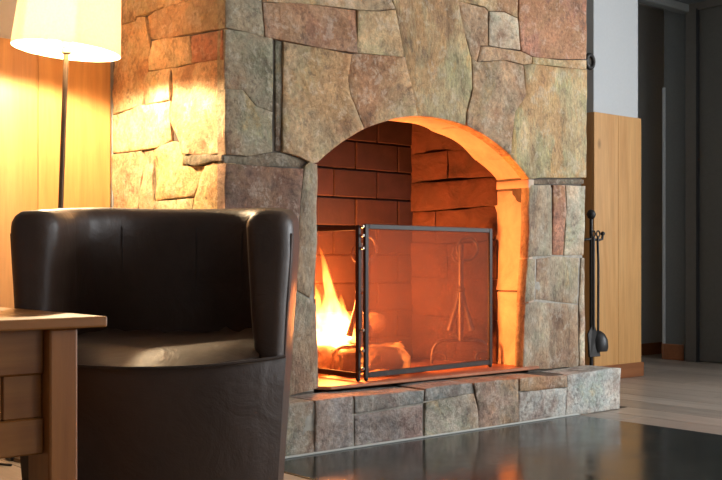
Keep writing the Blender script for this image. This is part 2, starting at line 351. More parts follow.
FLANK_STONES = [
 ('n', [(3.940, 1.794), (3.547, 1.762), (3.225, 1.738), (3.356, 1.642), (3.547, 1.644), (3.648, 1.639), (3.736, 1.647), (3.745, 1.633), (3.940, 1.638)]),
 ('n', [(3.940, 1.638), (3.745, 1.633), (3.736, 1.647), (3.656, 1.636), (3.640, 1.541), (3.632, 1.423), (3.656, 1.403), (3.696, 1.295), (3.940, 1.282)]),
 ('b', [(3.648, 1.635), (3.547, 1.644), (3.356, 1.642), (3.225, 1.738), (3.095, 1.696), (3.095, 1.494), (3.153, 1.497), (3.328, 1.509), (3.624, 1.538)]),
 ('s', [(3.624, 1.538), (3.328, 1.509), (3.321, 1.405), (3.399, 1.405), (3.632, 1.419)]),
 ('m', [(3.321, 1.507), (3.153, 1.497), (3.095, 1.494), (3.095, 1.383), (3.146, 1.391), (3.321, 1.405)]),
 ('s', [(3.632, 1.419), (3.472, 1.408), (3.472, 1.288), (3.688, 1.294), (3.656, 1.403)]),
 ('s', [(3.472, 1.408), (3.321, 1.405), (3.146, 1.391), (3.095, 1.383), (3.095, 1.056), (3.378, 1.074), (3.413, 1.125), (3.465, 1.212)]),
 ('s', [(3.940, 1.282), (3.688, 1.294), (3.472, 1.288), (3.465, 1.137), (3.547, 1.118), (3.704, 1.119), (3.940, 1.126)]),
 ('n', [(3.940, 1.122), (3.704, 1.115), (3.680, 1.078), (3.720, 0.885), (3.728, 0.530), (3.940, 0.524)]),
 ('n', [(3.680, 1.110), (3.601, 1.111), (3.609, 0.880), (3.617, 0.533), (3.720, 0.530), (3.712, 0.884)]),
 ('y', [(3.593, 1.110), (3.547, 1.118), (3.465, 1.134), (3.413, 1.125), (3.378, 1.067), (3.378, 1.038), (3.273, 1.027), (3.232, 1.024), (3.259, 0.982), (3.307, 0.916), (3.435, 0.915), (3.593, 0.914)]),
 ('d', [(3.378, 1.074), (3.095, 1.056), (3.095, 1.028), (3.179, 1.034), (3.280, 1.027), (3.378, 1.038)]),
 ('y', [(3.225, 1.023), (3.179, 1.034), (3.095, 1.028), (3.095, 0.757), (3.328, 0.760), (3.300, 0.912), (3.259, 0.975)]),
 ('s', [(3.593, 0.914), (3.435, 0.915), (3.413, 0.866), (3.428, 0.539), (3.609, 0.534)]),
 ('s', [(3.428, 0.915), (3.307, 0.916), (3.328, 0.760), (3.095, 0.757), (3.095, 0.548), (3.421, 0.539), (3.406, 0.865)]),
 ('e', [(3.940, 0.520), (3.472, 0.537), (3.457, 0.220), (3.940, 0.197)]),
 ('e', [(3.465, 0.538), (3.095, 0.548), (3.095, 0.200), (3.450, 0.216)]),
]
BASE_STONES = [
 ('e', [(2.000, 0.000), (2.268, 0.000), (2.268, 0.195), (2.000, 0.195)]),
 ('p3', [(2.268, 0.000), (2.450, 0.000), (2.450, 0.195), (2.268, 0.195)]),
 ('p3', [(2.450, 0.000), (2.799, 0.000), (2.796, 0.135), (2.500, 0.125), (2.450, 0.125)]),
 ('c', [(2.450, 0.125), (2.500, 0.125), (2.796, 0.135), (2.803, 0.190), (2.450, 0.195)]),
 ('o2', [(2.799, 0.000), (3.105, 0.000), (3.095, 0.100), (3.080, 0.152), (2.799, 0.140)]),
 ('c', [(2.799, 0.140), (3.080, 0.152), (3.070, 0.195), (2.803, 0.195)]),
 ('p', [(3.105, 0.000), (3.348, 0.000), (3.348, 0.195), (3.070, 0.195), (3.080, 0.152), (3.095, 0.100)]),
 ('c2', [(3.348, 0.000), (3.654, 0.000), (3.668, 0.130), (3.348, 0.135)]),
 ('b', [(3.348, 0.135), (3.668, 0.130), (3.664, 0.185), (3.348, 0.195)]),
 ('c2', [(3.656, 0.000), (4.045, 0.000), (4.050, 0.190), (4.000, 0.195), (3.664, 0.185), (3.668, 0.130)]),
]

# ------------------------------------------------------------------ floor: boards running towards the fireplace wall
floor = struct(MB().box(-2.3, 7.6, -2.7, 4.7, -.06, -.012).build('floor', 'mortar'))
SLAB = (2.0, 3.73, 1.35, 2.93)
pl_cache = {}
def plank(x0, x1, y0, y1):
    key = (round(x1 - x0, 4), round(y1 - y0, 4))
    if key not in pl_cache:
        me = MB().box(.0012, key[0] - .0012, .0012, key[1] - .0012, -.014, 0).mesh('plank', .0015, 1); me.materials.append(M['floorwood']); pl_cache[key] = me
    link_mesh('plank', pl_cache[key], floor, (x0, y0, 0))
w = .205; x = -2.3 + (2.0 + 2.3) % w - w; i = 0
cols = []
x = 2.0
while x > -2.3: x -= w; cols.append((max(x, -2.3), x + w))
nin = 8; wi = (3.73 - 2.0) / nin
for k in range(nin): cols.append((2.0 + k * wi, 2.0 + (k + 1) * wi))
x = 3.73
while x < 7.55: cols.append((x, x + w)); x += w
for i, (a, b) in enumerate(cols):
    y = -2.7 - (i * .73) % 1.9
    top = 4.62
    while y < top:
        y1 = min(y + 1.9, top); y0 = max(y, -2.7)
        segs = [(y0, y1)]
        if a > 1.99 and b < 3.74:                      # boards stop at the granite slab and at the fireplace
            segs = [(y0, min(y1, SLAB[2]))] if y0 < SLAB[2] else []
        elif b > 2.03 and a < 4.03 : segs = [(y0, min(y1, 2.95))] if y0 < 2.95 else []
        for s0, s1 in segs:
            if s1 - s0 > .03: plank(a, b, s0, s1)
        y += 1.9
slab = MB().box(*SLAB, -.01, .004).build('hearth_slab', 'slab', None, .002, 1)
tag(slab, 'polished black granite slab set into the floor before the stone fireplace', 'hearth slab')

# ------------------------------------------------------------------ walls and ceiling
def wall(name, mb, mat='white'): return struct(mb.build(name, mat))
wl = wall('wall_back', MB().box(-2.3, 2.6, 3.955, 4.1, 0, 2.55))
wp = wall('wall_pier', MB().box(4.885, 5.31, 3.715, 4.6, 0, 2.55))
wr = wall('wall_recess', MB().box(3.8, 4.885, 4.5, 4.6, 0, 2.55))
wall('wall_left', MB().box(-2.4, -2.3, -2.7, 4.1, 0, 2.55))
wf = MB()
for a, b, c, d in ((-2.3, 3.75, 0, 2.55), (5.45, 7.6, 0, 2.55), (3.75, 5.45, 0, .75), (3.75, 5.45, 2.25, 2.55)):
    wf.box(a, b, -2.55, -2.4, c, d)
wall('wall_front', wf)
wd = MB()
for a, b, c, d in ((-2.5, -1.0, 0, 2.55), (1.7, 2.98, 0, 2.55), (-1.0, 1.7, 0, .75), (-1.0, 1.7, 2.25, 2.55), (2.98, 4.02, 2.40, 2.55), (4.02, 4.24, 0, 2.55)): wd.box(6.37, 6.5, a, b, c, d)
wright = wall('wall_right', wd, 'dim')
wc = wall('wall_corridor', MB().box(5.31, 7.6, 4.52, 4.62, 0, 2.55), 'hall')
wall('wall_corridor_end', MB().box(7.5, 7.6, -2.4, 4.52, 0, 2.55), 'dim')
struct(MB().box(-2.4, 7.6, -2.7, 4.7, 2.55, 2.65).build('ceiling', 'white'))
def window(name, x0, x1, fixed, axis):
    def bx(m, a, b, d0, d1, z0, z1):
        return m.box(a, b, fixed + d0, fixed + d1, z0, z1) if axis == 'x' else m.box(fixed + d0, fixed + d1, a, b, z0, z1)
    wn = struct(bx(MB(), x0, x1, -.055, .055, .75, .79).build(name, 'pine')); c = (x0 + x1) / 2
    for a, b, z0, z1 in ((x0, x0 + .06, .79, 2.25), (x1 - .06, x1, .79, 2.25), (x0 + .06, x1 - .06, 2.19, 2.25), (c - .02, c + .02, .79, 2.19)):
        bx(MB(), a, b, -.035, .035, z0, z1).build('window_frame', 'pine', wn, .003, 1)
    for a, b in ((x0 + .06, c - .02), (c + .02, x1 - .06)): bx(MB(), a, b, -.003, .003, .79, 2.19).build('pane', 'pane', wn)
window('window_1', 3.75, 5.45, -2.475, 'x')
window('window_2', -1.0, 1.7, 6.41, 'y')
# wainscot boards: children of the walls they cover
def boards(parent, fixed, a, b, n, axis, z0=0, z1=1.535, t=.015):
    w_ = (b - a) / n
    if axis == 'x': me = MB().box(.0008, w_ - .0008, 0, t, z0, z1).mesh('board', .002, 1)
    else: me = MB().box(0, t, .0008, w_ - .0008, z0, z1).mesh('board', .002, 1)
    me.materials.append(M['pine'])
    for k in range(n):
        link_mesh('board', me, parent, (a + k * w_, fixed, 0) if axis == 'x' else (fixed, a + k * w_, 0))
boards(wl, 3.94, -2.3, 1.685, 13, 'x')
boards(wl, 3.94, 1.685, 1.995, 1, 'x')
boards(wp, 3.70, 4.87, 5.325, 2, 'x')
boards(wp, 4.87, 3.715, 4.5, 3, 'y')
boards(wp, 5.31, 3.715, 4.52, 3, 'y')
boards(wr, 4.485, 3.98, 4.87, 4, 'x')
def skirting(name, mb): struct(mb.build(name, 'skirt', None, .004, 1))
skirting('baseboard_back', MB().box(-2.3, 1.98, 3.925, 3.94, 0, .075))
skirting('baseboard_pier', MB().box(4.865, 5.335, 3.688, 3.70, 0, .085).box(4.858, 4.87, 3.688, 4.49, 0, .085).box(5.325, 5.337, 3.688, 4.52, 0, .085))
skirting('baseboard_corridor', MB().box(5.35, 7.5, 4.507, 4.52, 0, .085))
skirting('baseboard_right', MB().box(6.357, 6.37, 4.08, 4.24, 0, .11).box(6.357, 6.5, 4.24, 4.253, 0, .11))
# door on the right and corridor head trim
dr = struct(MB().box(6.36, 6.40, 3.03, 3.965, .006, 2.39).build('door_1', 'door', None, .003, 1))
for a, b, c, d in ((3.965, 4.05, 0, 2.44), (2.95, 3.03, 0, 2.44), (3.03, 3.965, 2.39, 2.44)):
    MB().box(6.335, 6.40, a, b, c, d).build('door_frame', 'jamb', dr, .004, 1)
MB().tube([(6.335, 3.10, 1.02), (6.30, 3.10, 1.02), (6.29, 3.12, 1.02), (6.29, 3.22, 1.02)], .01).build('door_handle', 'steel', dr, smooth=.8)
MB().box(6.335, 6.42, 3.955, 3.966, 0, 2.40).build('door_seal', 'black', dr)
struct(MB().box(5.33, 6.37, 4.02, 4.10, 2.385, 2.44).build('trim_1', 'dim', None, .01, 2))
MB().box(6.362, 6.374, 4.228, 4.248, .11, 1.9).build('corner_guard', 'hall', wright)

# ------------------------------------------------------------------ stones
SCOL = {'g': (.30, .27, .205, .12), 'p': (.36, .245, .18, .3), 't': (.43, .335, .225, .3), 't2': (.46, .345, .22, .6), 'o': (.45, .345, .215, .4),
        'r': (.44, .31, .19, 1), 'd': (.20, .18, .145, .1), 'p2': (.20, .13, .105, .15), 'e': (.33, .29, .235, .15), 'v': (.41, .345, .215, .7),
        'b': (.37, .27, .185, .4), 'w': (.43, .395, .33, .1), 'm': (.37, .19, .135, .4), 'n': (.50, .40, .27, .3), 's': (.58, .48, .33, .12),
        'y': (.58, .45, .25, .25), 'p3': (.32, .275, .25, .1), 'c': (.29, .28, .255, 0), 'c2': (.45, .445, .41, 0), 'o2': (.40, .335, .26, .3), 'h': (.13, .055, .03, .2), 'j': (.58, .42, .30, 0)}
def area2(p): return sum(p[i][0] * p[(i + 1) % len(p)][1] - p[(i + 1) % len(p)][0] * p[i][1] for i in range(len(p))) / 2
def inset(p, d):
    n = len(p); out = []; ds = d if isinstance(d, list) else [d] * n
    for i in range(n):
        d = ds[i]
        a, b, c = Vector(p[i - 1]), Vector(p[i]), Vector(p[(i + 1) % n])
        e1 = (b - a); e2 = (c - b)
        if e1.length < 1e-7 or e2.length < 1e-7: out.append(tuple(b)); continue
        n1 = Vector((-e1.y, e1.x)).normalized(); n2 = Vector((-e2.y, e2.x)).normalized()
        m = n1 + n2
        if m.length < .2: m = n1
        else: m = m / max(.45, m.dot(n1))
        m = m * d
        if m.length > 2.2 * d and d > 0: m = m.normalized() * 2.2 * d
        out.append((b.x + m.x, b.y + m.y))
    return out
def stone(poly, frame, parent, key, proud=.0, depth=.05, gap=.001, seed=0, rough=.005, mat='stone', step=.028, name='stone', jit=.0005, edge=.0013):
    """frame maps (u, v, w) to world; w points out of the wall"""
    rnd = random.Random(seed)
    p = [q for i, q in enumerate(poly) if (Vector(q) - Vector(poly[i - 1])).length > .002]
    if area2(p) < 0: p = p[::-1]
    pts = []
    for i in range(len(p)):
        a, b = Vector(p[i]), Vector(p[(i + 1) % len(p)]); l = (b - a).length; k = max(1, int(l / step))
        for j in range(k):
            q = a.lerp(b, j / k); jj = jit * (1 if j else .5)
            pts.append((q.x + rnd.uniform(-jj, jj), q.y + rnd.uniform(-jj, jj)))
    org = Vector(frame(0, 0, 0)); gp = []
    for q in pts:                                       # joints wander between closed and open
        w3 = Vector(frame(q[0], q[1], 0)) * 7
        gp.append(.0003 + gap * 2.6 * min(1, max(0, noise.noise(w3) * 2.2 + .25)))
    pts = inset(pts, gp)
    n = len(pts); ring = inset(pts, edge)
    us = [q[0] for q in ring]; vs = [q[1] for q in ring]
    inner = []
    uu = min(us) + step * .7
    while uu < max(us):
        vv = min(vs) + step * .7
        while vv < max(vs):
            q = (uu + rnd.uniform(-.3, .3) * step, vv + rnd.uniform(-.3, .3) * step)
            ok = False; j = n - 1; dm = 9
            for i in range(n):
                xi, yi = ring[i]; xj, yj = ring[j]
                if (yi > q[1]) != (yj > q[1]) and q[0] < (xj - xi) * (q[1] - yi) / (yj - yi) + xi: ok = not ok
                dm = min(dm, (xi - q[0]) ** 2 + (yi - q[1]) ** 2); j = i
            if ok and dm > (step * .45) ** 2: inner.append(q)
            vv += step
        uu += step
    cu, cv = sum(us) / n, sum(vs) / n
    tu, tv = rnd.uniform(-.02, .02), rnd.uniform(-.02, .02); pr = proud + rnd.uniform(-.0025, .0025)
    off = Vector((seed * 3.7, seed * 1.3, 0))
    def h(q):
        v = Vector((q[0], q[1], 0)) + off
        a = noise.fractal(v * 6, 1, 2, 3) * rough * 1.1
        s = noise.noise(v * 11 + Vector((5, 5, 5))); s = math.floor(s * 3.2) / 3.2 * rough * .7      # slate layers
        return pr + a + s + (q[0] - cu) * tu * .6 + (q[1] - cv) * tv * .6
    ov, oe, of, om, _, _ = delaunay_2d_cdt([Vector(q) for q in ring + inner], [], [list(range(n))], 1, 1e-5)
    verts = []; faces = []
    for q in pts: verts.append((q[0], q[1], -depth))
    for q in pts: verts.append((q[0], q[1], h(q) - edge * .9))
    base = len(verts); idx = {}
    for k, v in enumerate(ov):
        verts.append((v.x, v.y, h((v.x, v.y))))
        for s in om[k]:
            idx.setdefault(s, base + k)
    for f in of: faces.append(tuple(base + i for i in f))
    for i in range(n):
        j = (i + 1) % n
        faces.append((i, j, j + n, i + n))
        if i in idx and j in idx and idx[i] != idx[j]: faces.append((i + n, j + n, idx[j], idx[i]))
    me = bpy.data.meshes.new(name); me.from_pydata([frame(*v) for v in verts], [], faces)
    nf = len(of)
    for k, pg in enumerate(me.polygons): pg.use_smooth = k < nf
    me.materials.append(M[mat]); o = bpy.data.objects.new(name, me); COL.objects.link(o); o.parent = parent
    c4 = SCOL[key]; tn = (1.0, 1.03, 1.07) if depth > .1 else (1.10, 1.05, .96); o.color = (c4[0] * tn[0], c4[1] * tn[1], c4[2] * tn[2], c4[3])
    return o
FY, LX, BY = 3.09, 2.0, 2.93
fr_front = lambda u, v, w: (u, FY - w, v)
fr_flank = lambda u, v, w: (LX - w, -u, v)
fr_base = lambda u, v, w: (u, BY - w, v)

fireplace = thing('fireplace', 'large rubble stone fireplace with arched opening and raised stone hearth', 'fireplace', (0, 0, 0))
AC, ATOP, RISE = 3.005, 1.272, .222
AR = (.36 + RISE ** 2) / (2 * RISE)
arcz = lambda X: ATOP - (AR - math.sqrt(max(0, AR * AR - (X - AC) ** 2)))
arc = [(2.405 + 1.2 * k / 32, arcz(2.405 + 1.2 * k / 32)) for k in range(33)]
breast = MB().prism([(2.014, .0), (2.014, 2.55), (3.99, 2.55), (3.99, 0), (3.612, 0)] + [(x, z + .022) for x, z in arc[::-1]] + [(2.398, 0)], FY + .016, 3.285)
breast.box(2.014, 2.08, 3.285, 3.955, 0, 2.55).box(3.92, 3.99, 3.285, 4.5, 0, 2.55)
breast = breast.build('chimney_breast', 'mortar', fireplace)
base = MB().box(2.02, 4.03, BY + .03, 3.9, .0, .185).build('hearth_base', 'mortar', fireplace)
firebox = MB()
firebox.prism([(3.625, 3.285), (3.92, 3.285), (3.92, 3.9), (3.50, 3.9), (3.50, 3.735)], .18, 1.9, 'z')
firebox.prism([(2.385, 3.285), (2.08, 3.285), (2.08, 3.9), (2.51, 3.9), (2.51, 3.735)], .18, 1.9, 'z')
firebox.box(2.4, 3.62, 3.735, 3.9, .18, 1.9).box(2.3, 3.7, 3.285, 3.9, 1.75, 1.9)
firebox = firebox.build('firebox', 'soot', fireplace)
sd = 10
for k, p in FRONT_STONES:
    sd += 1; thin = k == 'd'
    stone(p, fr_front, breast, k, -.012 if thin else .0, .05, .0016 if k in ('e', 'w') else .0006, sd, .003 if thin else .004, 'streak' if k in ('v', 'e') else 'stone')
# courses above
tops = [(1.997, 2.4, 1.69, 1.745, 2.08), (2.4, 2.80, 1.745, 1.815, 2.12), (2.80, 3.14, 1.815, 1.868, 2.06), (3.14, 3.535, 1.868, 1.945, 2.14), (3.535, 4.012, 1.945, 2.038, 2.2)]
for (a, b, z0, z1, z2), k in zip(tops, 'totbo'):
    sd += 1; stone([(a, z0), (b, z1), (b, z2), (a, z2)], fr_front, breast, k, 0, .05, .003, sd, step=.05)
    sd += 1; stone([(a, z2), (b, z2), (b, 2.545), (a, 2.545)], fr_front, breast, 'o' if k == 't' else 't', 0, .05, .003, sd, step=.05)
for k, p in FLANK_STONES:
    sd += 1; thin = k == 'd'
    stone([(-max(y, 3.1), z) for y, z in p], fr_flank, breast, k, .006 if thin else 0, .05, .0014, sd, .010, step=.02)
for a, b, z0, z1, z2, k in ((3.10, 3.25, 1.67, 1.70, 2.1, 's'), (3.25, 3.62, 1.71, 1.78, 2.15, 'n'), (3.62, 3.94, 1.79, 1.83, 2.1, 's')):
    sd += 1; stone([(-a, z0), (-b, z1), (-b, z2), (-a, z2)], fr_flank, breast, k, 0, .05, .003, sd, step=.05)
    sd += 1; stone([(-a, z2), (-b, z2), (-b, 2.545), (-a, 2.545)], fr_flank, breast, 'n', 0, .05, .003, sd, step=.05)
for k, p in BASE_STONES:
    sd += 1
    stone(p, fr_base, base, k, .0, .165, .0014, sd, .005, 'stone', .025)
MB().box(2.0, 3.735, BY - .012, BY + .006, .0035, .010).build('caulk_line', 'caulk', base, .002, 1)
MB().box(3.63, 3.985, FY + .0062, FY + .02, .2, 1.02).build('pointing', 'pointing', breast)
MB().box(2.29, 2.39, FY + .0062, FY + .02, .2, 1.0).build('pointing', 'pointing', breast)
MB().box(2.012, 4.03, BY + .0068, BY + .034, .004, .182).build('pointing', 'pointing', base)
# right jamb and arch soffit
fr_jamb = lambda u, v, w: (3.607 - w, -u, v)
for z0, z1, y1, k in ((.205, .545, 3.30, 'j'), (.55, 1.005, 3.31, 'j'), (1.012, 1.05, 3.29, 'j')):
    sd += 1; stone([(-3.095, z0), (-y1, z0), (-y1, z1), (-3.095, z1)], fr_jamb, breast, k, .004, .03, .0006, sd, .004, 'jambstone', .03)
fr_jl = lambda u, v, w: (2.403 + w, u, v)
for z0, z1, k in ((.205, .545, 'h'), (.55, 1.05, 'h')):
    sd += 1; stone([(3.1, z0), (3.30, z0), (3.30, z1), (3.1, z1)], fr_jl, breast, k, .004, .03, .002, sd, .004, step=.03)
def soffit(x0, x1, k, sd):
    nx, ny = 14, 8; v = []; f = []
    for i in range(nx + 1):
        X = x0 + (x1 - x0) * i / nx; Z = arcz(X) + .004
        for j in range(ny + 1):
            Y = 3.097 + (.20 + .012 * math.sin(X * 23 + sd)) * j / ny
            v.append((X, Y, Z + .005 * noise.noise(Vector((X * 9, Y * 9, sd)))))
    m = len(v); v += [(a, b, c + .03) for a, b, c in v]
    for i in range(nx):
        for j in range(ny):
            q = i * (ny + 1) + j; f.append((q, q + 1, q + ny + 2, q + ny + 1)); f.append((m + q, m + q + ny + 1, m + q + ny + 2, m + q + 1))
    rim = [i * (ny + 1) for i in range(nx + 1)] + [nx * (ny + 1) + j for j in range(1, ny + 1)] + [i * (ny + 1) + ny for i in range(nx - 1, -1, -1)] + [j for j in range(ny - 1, 0, -1)]
    for a, b in zip(rim, rim[1:] + rim[:1]): f.append((a, b, b + m, a + m))
    o = MB().add(v, f).build('soffit_stone', 'jambstone', breast, smooth=.7); o.color = SCOL[k]
for k, (a, b) in enumerate(((2.408, 2.634), (2.638, 2.91), (2.914, 3.194), (3.198, 3.485), (3.489, 3.603))): soffit(a, b, 'j', k)
# firebox: brick back wall, stone cheeks
bw, bh = .262, .131
bme = MB().box(.003, bw - .003, 0, .05, .003, bh - .003).mesh('brick', .004, 1); bme.materials.append(M['brick'])
hme = MB().box(.003, bw / 2 - .003, 0, .05, .003, bh - .003).mesh('brick', .004, 1); hme.materials.append(M['brick'])
r_ = 0; z = .19
while z < 1.70:
    x = 2.46 - (bw / 2 if r_ % 2 else 0)
    while x < 3.48:
        if x + bw <= 3.56: link_mesh('brick', bme, firebox, (x, 3.715 + random.uniform(-.003, .003), z))
        else: link_mesh('brick', hme, firebox, (x, 3.715, z))
        x += bw
    z += bh; r_ += 1
def cheek(side, sd0):
    a = Vector((3.612, 3.285, 0)); b = Vector((3.474, 3.725, 0))
    if side < 0: a = Vector((2.398, 3.285, 0)); b = Vector((2.536, 3.725, 0))
    d = (b - a); ln = d.length; d.normalize(); nrm = Vector((-d.y, d.x, 0)) * side
    if side > 0: fr = lambda u, v, w: tuple(b - d * u + nrm * w + Vector((0, 0, v)))
    else: fr = lambda u, v, w: tuple(a + d * u + nrm * w + Vector((0, 0, v)))
    zs = [.205, .42, .60, .775, .93, 1.07, 1.20, 1.36, 1.55, 1.72]; rr = random.Random(sd0)
    for i in range(len(zs) - 1):
        cut = ln * rr.uniform(.3, .7) if i % 3 != 1 else None
        z0, z1 = zs[i], zs[i + 1]
        for u0, u1 in ([(0, cut), (cut, ln)] if cut else [(0, ln)]):
            dz = lambda u: .018 * math.sin(u * 9 + i * 2)
            stone([(u0, z0 + (0 if i == 0 else .01 * math.sin(u0 * 9 + i))), (u1, z0 + (0 if i == 0 else .01 * math.sin(u1 * 9 + i))), (u1, z1 + .01 * math.sin(u1 * 9 + i + 1)), (u0, z1 + .01 * math.sin(u0 * 9 + i + 1))],
                  fr, firebox, 'h', .012, .04, .0012, sd0 + i * 3 + int(u0 * 10), .011, 'fired', .03)
cheek(1, 300); cheek(-1, 400)
# small iron eye on the right flank of the chimney
hk = thing('iron_wall_eye', 'small dark iron eye bolt fixed to the upper right edge of the chimney', 'hook', (4.0, 3.16, 1.65))
MB().tube([(-.03, 0, 0), (.10, 0, 0)], .011).build('bolt', 'iron', hk, smooth=.8)
MB().tube([(.125 + .028 * math.cos(a * math.pi / 8), 0, .032 * math.sin(a * math.pi / 8)) for a in range(17)], .011).build('eye', 'iron', hk, smooth=.8)

# ------------------------------------------------------------------ plate on the hearth
pm = MB().prism([(2.415, 3.105), (2.455, 3.072), (3.60, 3.066), (3.655, 3.078), (3.655, 3.092), (3.595, 3.10), (3.592, 3.28), (3.47, 3.70), (2.54, 3.70), (2.42, 3.28)], .2005, .214, 'z')
tag(pm.build('hearth_plate', 'copper', None, .003, 1), 'coppery hearth plate lying on the fireplace floor under the fire', 'hearth plate')

# ------------------------------------------------------------------ fire screen
scr = thing('fire_screen', 'folding metal fire screen with fine wire mesh standing on the copper plate', 'fire screen', (2.65, 3.125, .214))
def screen_panel(p0, p1, hgt, name):
    d = Vector((p1[0] - p0[0], p1[1] - p0[1], 0)); w_ = d.length; ang = math.atan2(d.y, d.x)
    pn = bpy.data.objects.new(name, None); COL.objects.link(pn); pn.parent = scr; pn.location = (p0[0], p0[1], 0); pn.rotation_euler = (0, 0, ang)
    b = .010
    for x0, x1, z0, z1, nm in ((0, 2 * b, .012, hgt, 'frame_stile'), (w_ - 2 * b, w_, .012, hgt, 'frame_stile'), (2 * b, w_ - 2 * b, hgt - 2 * b, hgt, 'frame_rail'), (2 * b, w_ - 2 * b, .012, .034, 'frame_rail')):
        MB().box(x0, x1, -.007, .007, z0, z1).build(nm, 'frame', pn, .002, 1)
    MB().box(2 * b, w_ - 2 * b, -.0006, .0006, .034, hgt - 2 * b).build('wire_mesh', 'gauze', pn)
    for x in (b, w_ - b):
        MB().lathe([(.004, .017), (.008, .014), (.010, .009), (.008, .003), (.004, .0)], (x, 0, 0), 12).build('foot', 'iron', pn, smooth=.8)
    return pn
screen_panel((.012, 0), (.80, .055), .615, 'panel')
screen_panel((-.010, .0), (-.018, .315), .610, 'panel')
for z in (.05, .12, .20, .52, .57, .605):
    MB().lathe([(.004, -.006), (.0065, -.004), (.0065, .004), (.004, .006)], (0, -.006, z), 10).build('hinge_knuckle', 'steel', scr, smooth=.8)

# ------------------------------------------------------------------ andirons (fire dogs) with ring tops
def arcpts(cx, cz, r, a0, a1, n=12): return [(cx + r * math.cos(R(a0 + (a1 - a0) * k / n)), 0, cz + r * math.sin(R(a0 + (a1 - a0) * k / n))) for k in range(n + 1)]
def andiron(loc, rz, label):
    t = thing('andiron', label, 'andiron', loc, rz, 'andirons in the firebox')
    MB().tube([(-.135, 0, .008), (-.132, 0, .05)] + arcpts(-.075, .055, .055, 175, 95, 6) + arcpts(.075, .055, .055, 85, 5, 6) + [(.132, 0, .05), (.135, 0, .008)], .008).build('base_arch', 'dogiron', t, smooth=.9)
    for s in (-1, 1):
        MB().tube([(s * (.135 - .0), 0, .012)] + [(s * (.100 + .032 * math.cos(R(a))), 0, .030 + .030 * math.sin(R(a))) for a in range(-20, 230, 25)], .006).build('scroll', 'dogiron', t, smooth=.9)
    MB().tube([(0, 0, .108), (0, 0, .545)], .013, 10).build('shaft', 'dogiron', t, smooth=.9)
    MB().lathe([(.009, .0), (.02, .012), (.022, .02), (.012, .034), (.009, .04)], (0, 0, .325), 14).build('collar', 'dogiron', t, smooth=.9)
    MB().tube([(.03 + .048 * math.cos(R(a)), 0, .525 + .052 * math.sin(R(a))) for a in range(0, 361, 20)], .006).build('ring', 'dogiron', t, smooth=.9)
    MB().tube([(-.005, 0, .46), (-.03, 0, .475), (-.04, 0, .50), (-.03, 0, .53)], .005).build('hook', 'dogiron', t, smooth=.9)
    for s in (-1, 1):
        MB().tube([(s * .008, 0, .335), (s * .02, 0, .27), (s * .04, 0, .20), (s * .052, 0, .155)], [.008, .009, .012, .015], 8).build('spur', 'dogiron', t, smooth=.9)
    MB().tube([(0, .008, .12), (0, .12, .126), (0, .20, .12), (0, .21, .01)], .009).build('log_bar', 'dogiron', t, smooth=.9)
    return t
andiron((3.425, 3.345, .214), R(-33), 'black iron andiron with ring top before the stone cheek, clear of the flames')
andiron((2.86, 3.385, .214), R(-12), 'black iron andiron with ring top standing amid the burning logs')

# ------------------------------------------------------------------ logs, embers, flames
def log(loc, ln, r, rz, ry, seed, label):
    rr = random.Random(seed); n = 14; seg = 14; v = []; f = []
    for i in range(n + 1):
        t = i / n - .5
        for k in range(seg):
            a = 2 * math.pi * k / seg
            rad = r * (1 + .12 * noise.noise(Vector((t * 5 + seed, math.cos(a) * 1.2, math.sin(a) * 1.2))) + .04 * rr.uniform(-1, 1)) * (1 - .25 * (abs(t) * 2) ** 8)
            v.append((t * ln, rad * math.cos(a), rad * math.sin(a) + .012 * math.sin(t * 5 + seed)))
    for i in range(n):
        for k in range(seg): f.append((i * seg + k, i * seg + (k + 1) % seg, (i + 1) * seg + (k + 1) % seg, (i + 1) * seg + k))
    f += [tuple(range(seg))[::-1], tuple(range(n * seg, (n + 1) * seg))]
    o = MB().add(v, f).build('log', 'log', None, smooth=.9); o.location = loc; o.rotation_euler = (0, ry, rz)
    return tag(o, label, 'log', 'burning logs in the firebox')
log((2.855, 3.295, .272), .32, .052, R(-12), R(2), 1, 'short glowing log lying on the copper plate behind the folding screen')
log((2.90, 3.60, .405), .55, .048, R(3), R(-3), 2, 'long charred log lying across the other logs below the flames')
log((2.79, 3.49, .27), .28, .050, R(25), 0, 3, 'thick log at the bottom of the fire under the flames')
log((3.10, 3.625, .268), .36, .048, R(-15), 0, 4, 'charred log on the plate against the brick back wall')
eb = MB(); rr = random.Random(5)
for k in range(70):
    x, y = rr.uniform(2.68, 3.12), rr.uniform(3.36, 3.66); q = rr.uniform(.008, .02)
    eb.lathe([(q * .4, 0), (q, q * .5), (q * .8, q * 1.1), (q * .2, q * 1.4)], (x, y, .2145), 6)
tag(eb.build('embers', 'ember', None), 'bed of glowing embers scattered under the burning logs', 'embers', kind='stuff')
fire = thing('fire', 'bright yellow and orange wood fire burning at the side of the firebox', 'fire', (2.79, 3.52, .335))
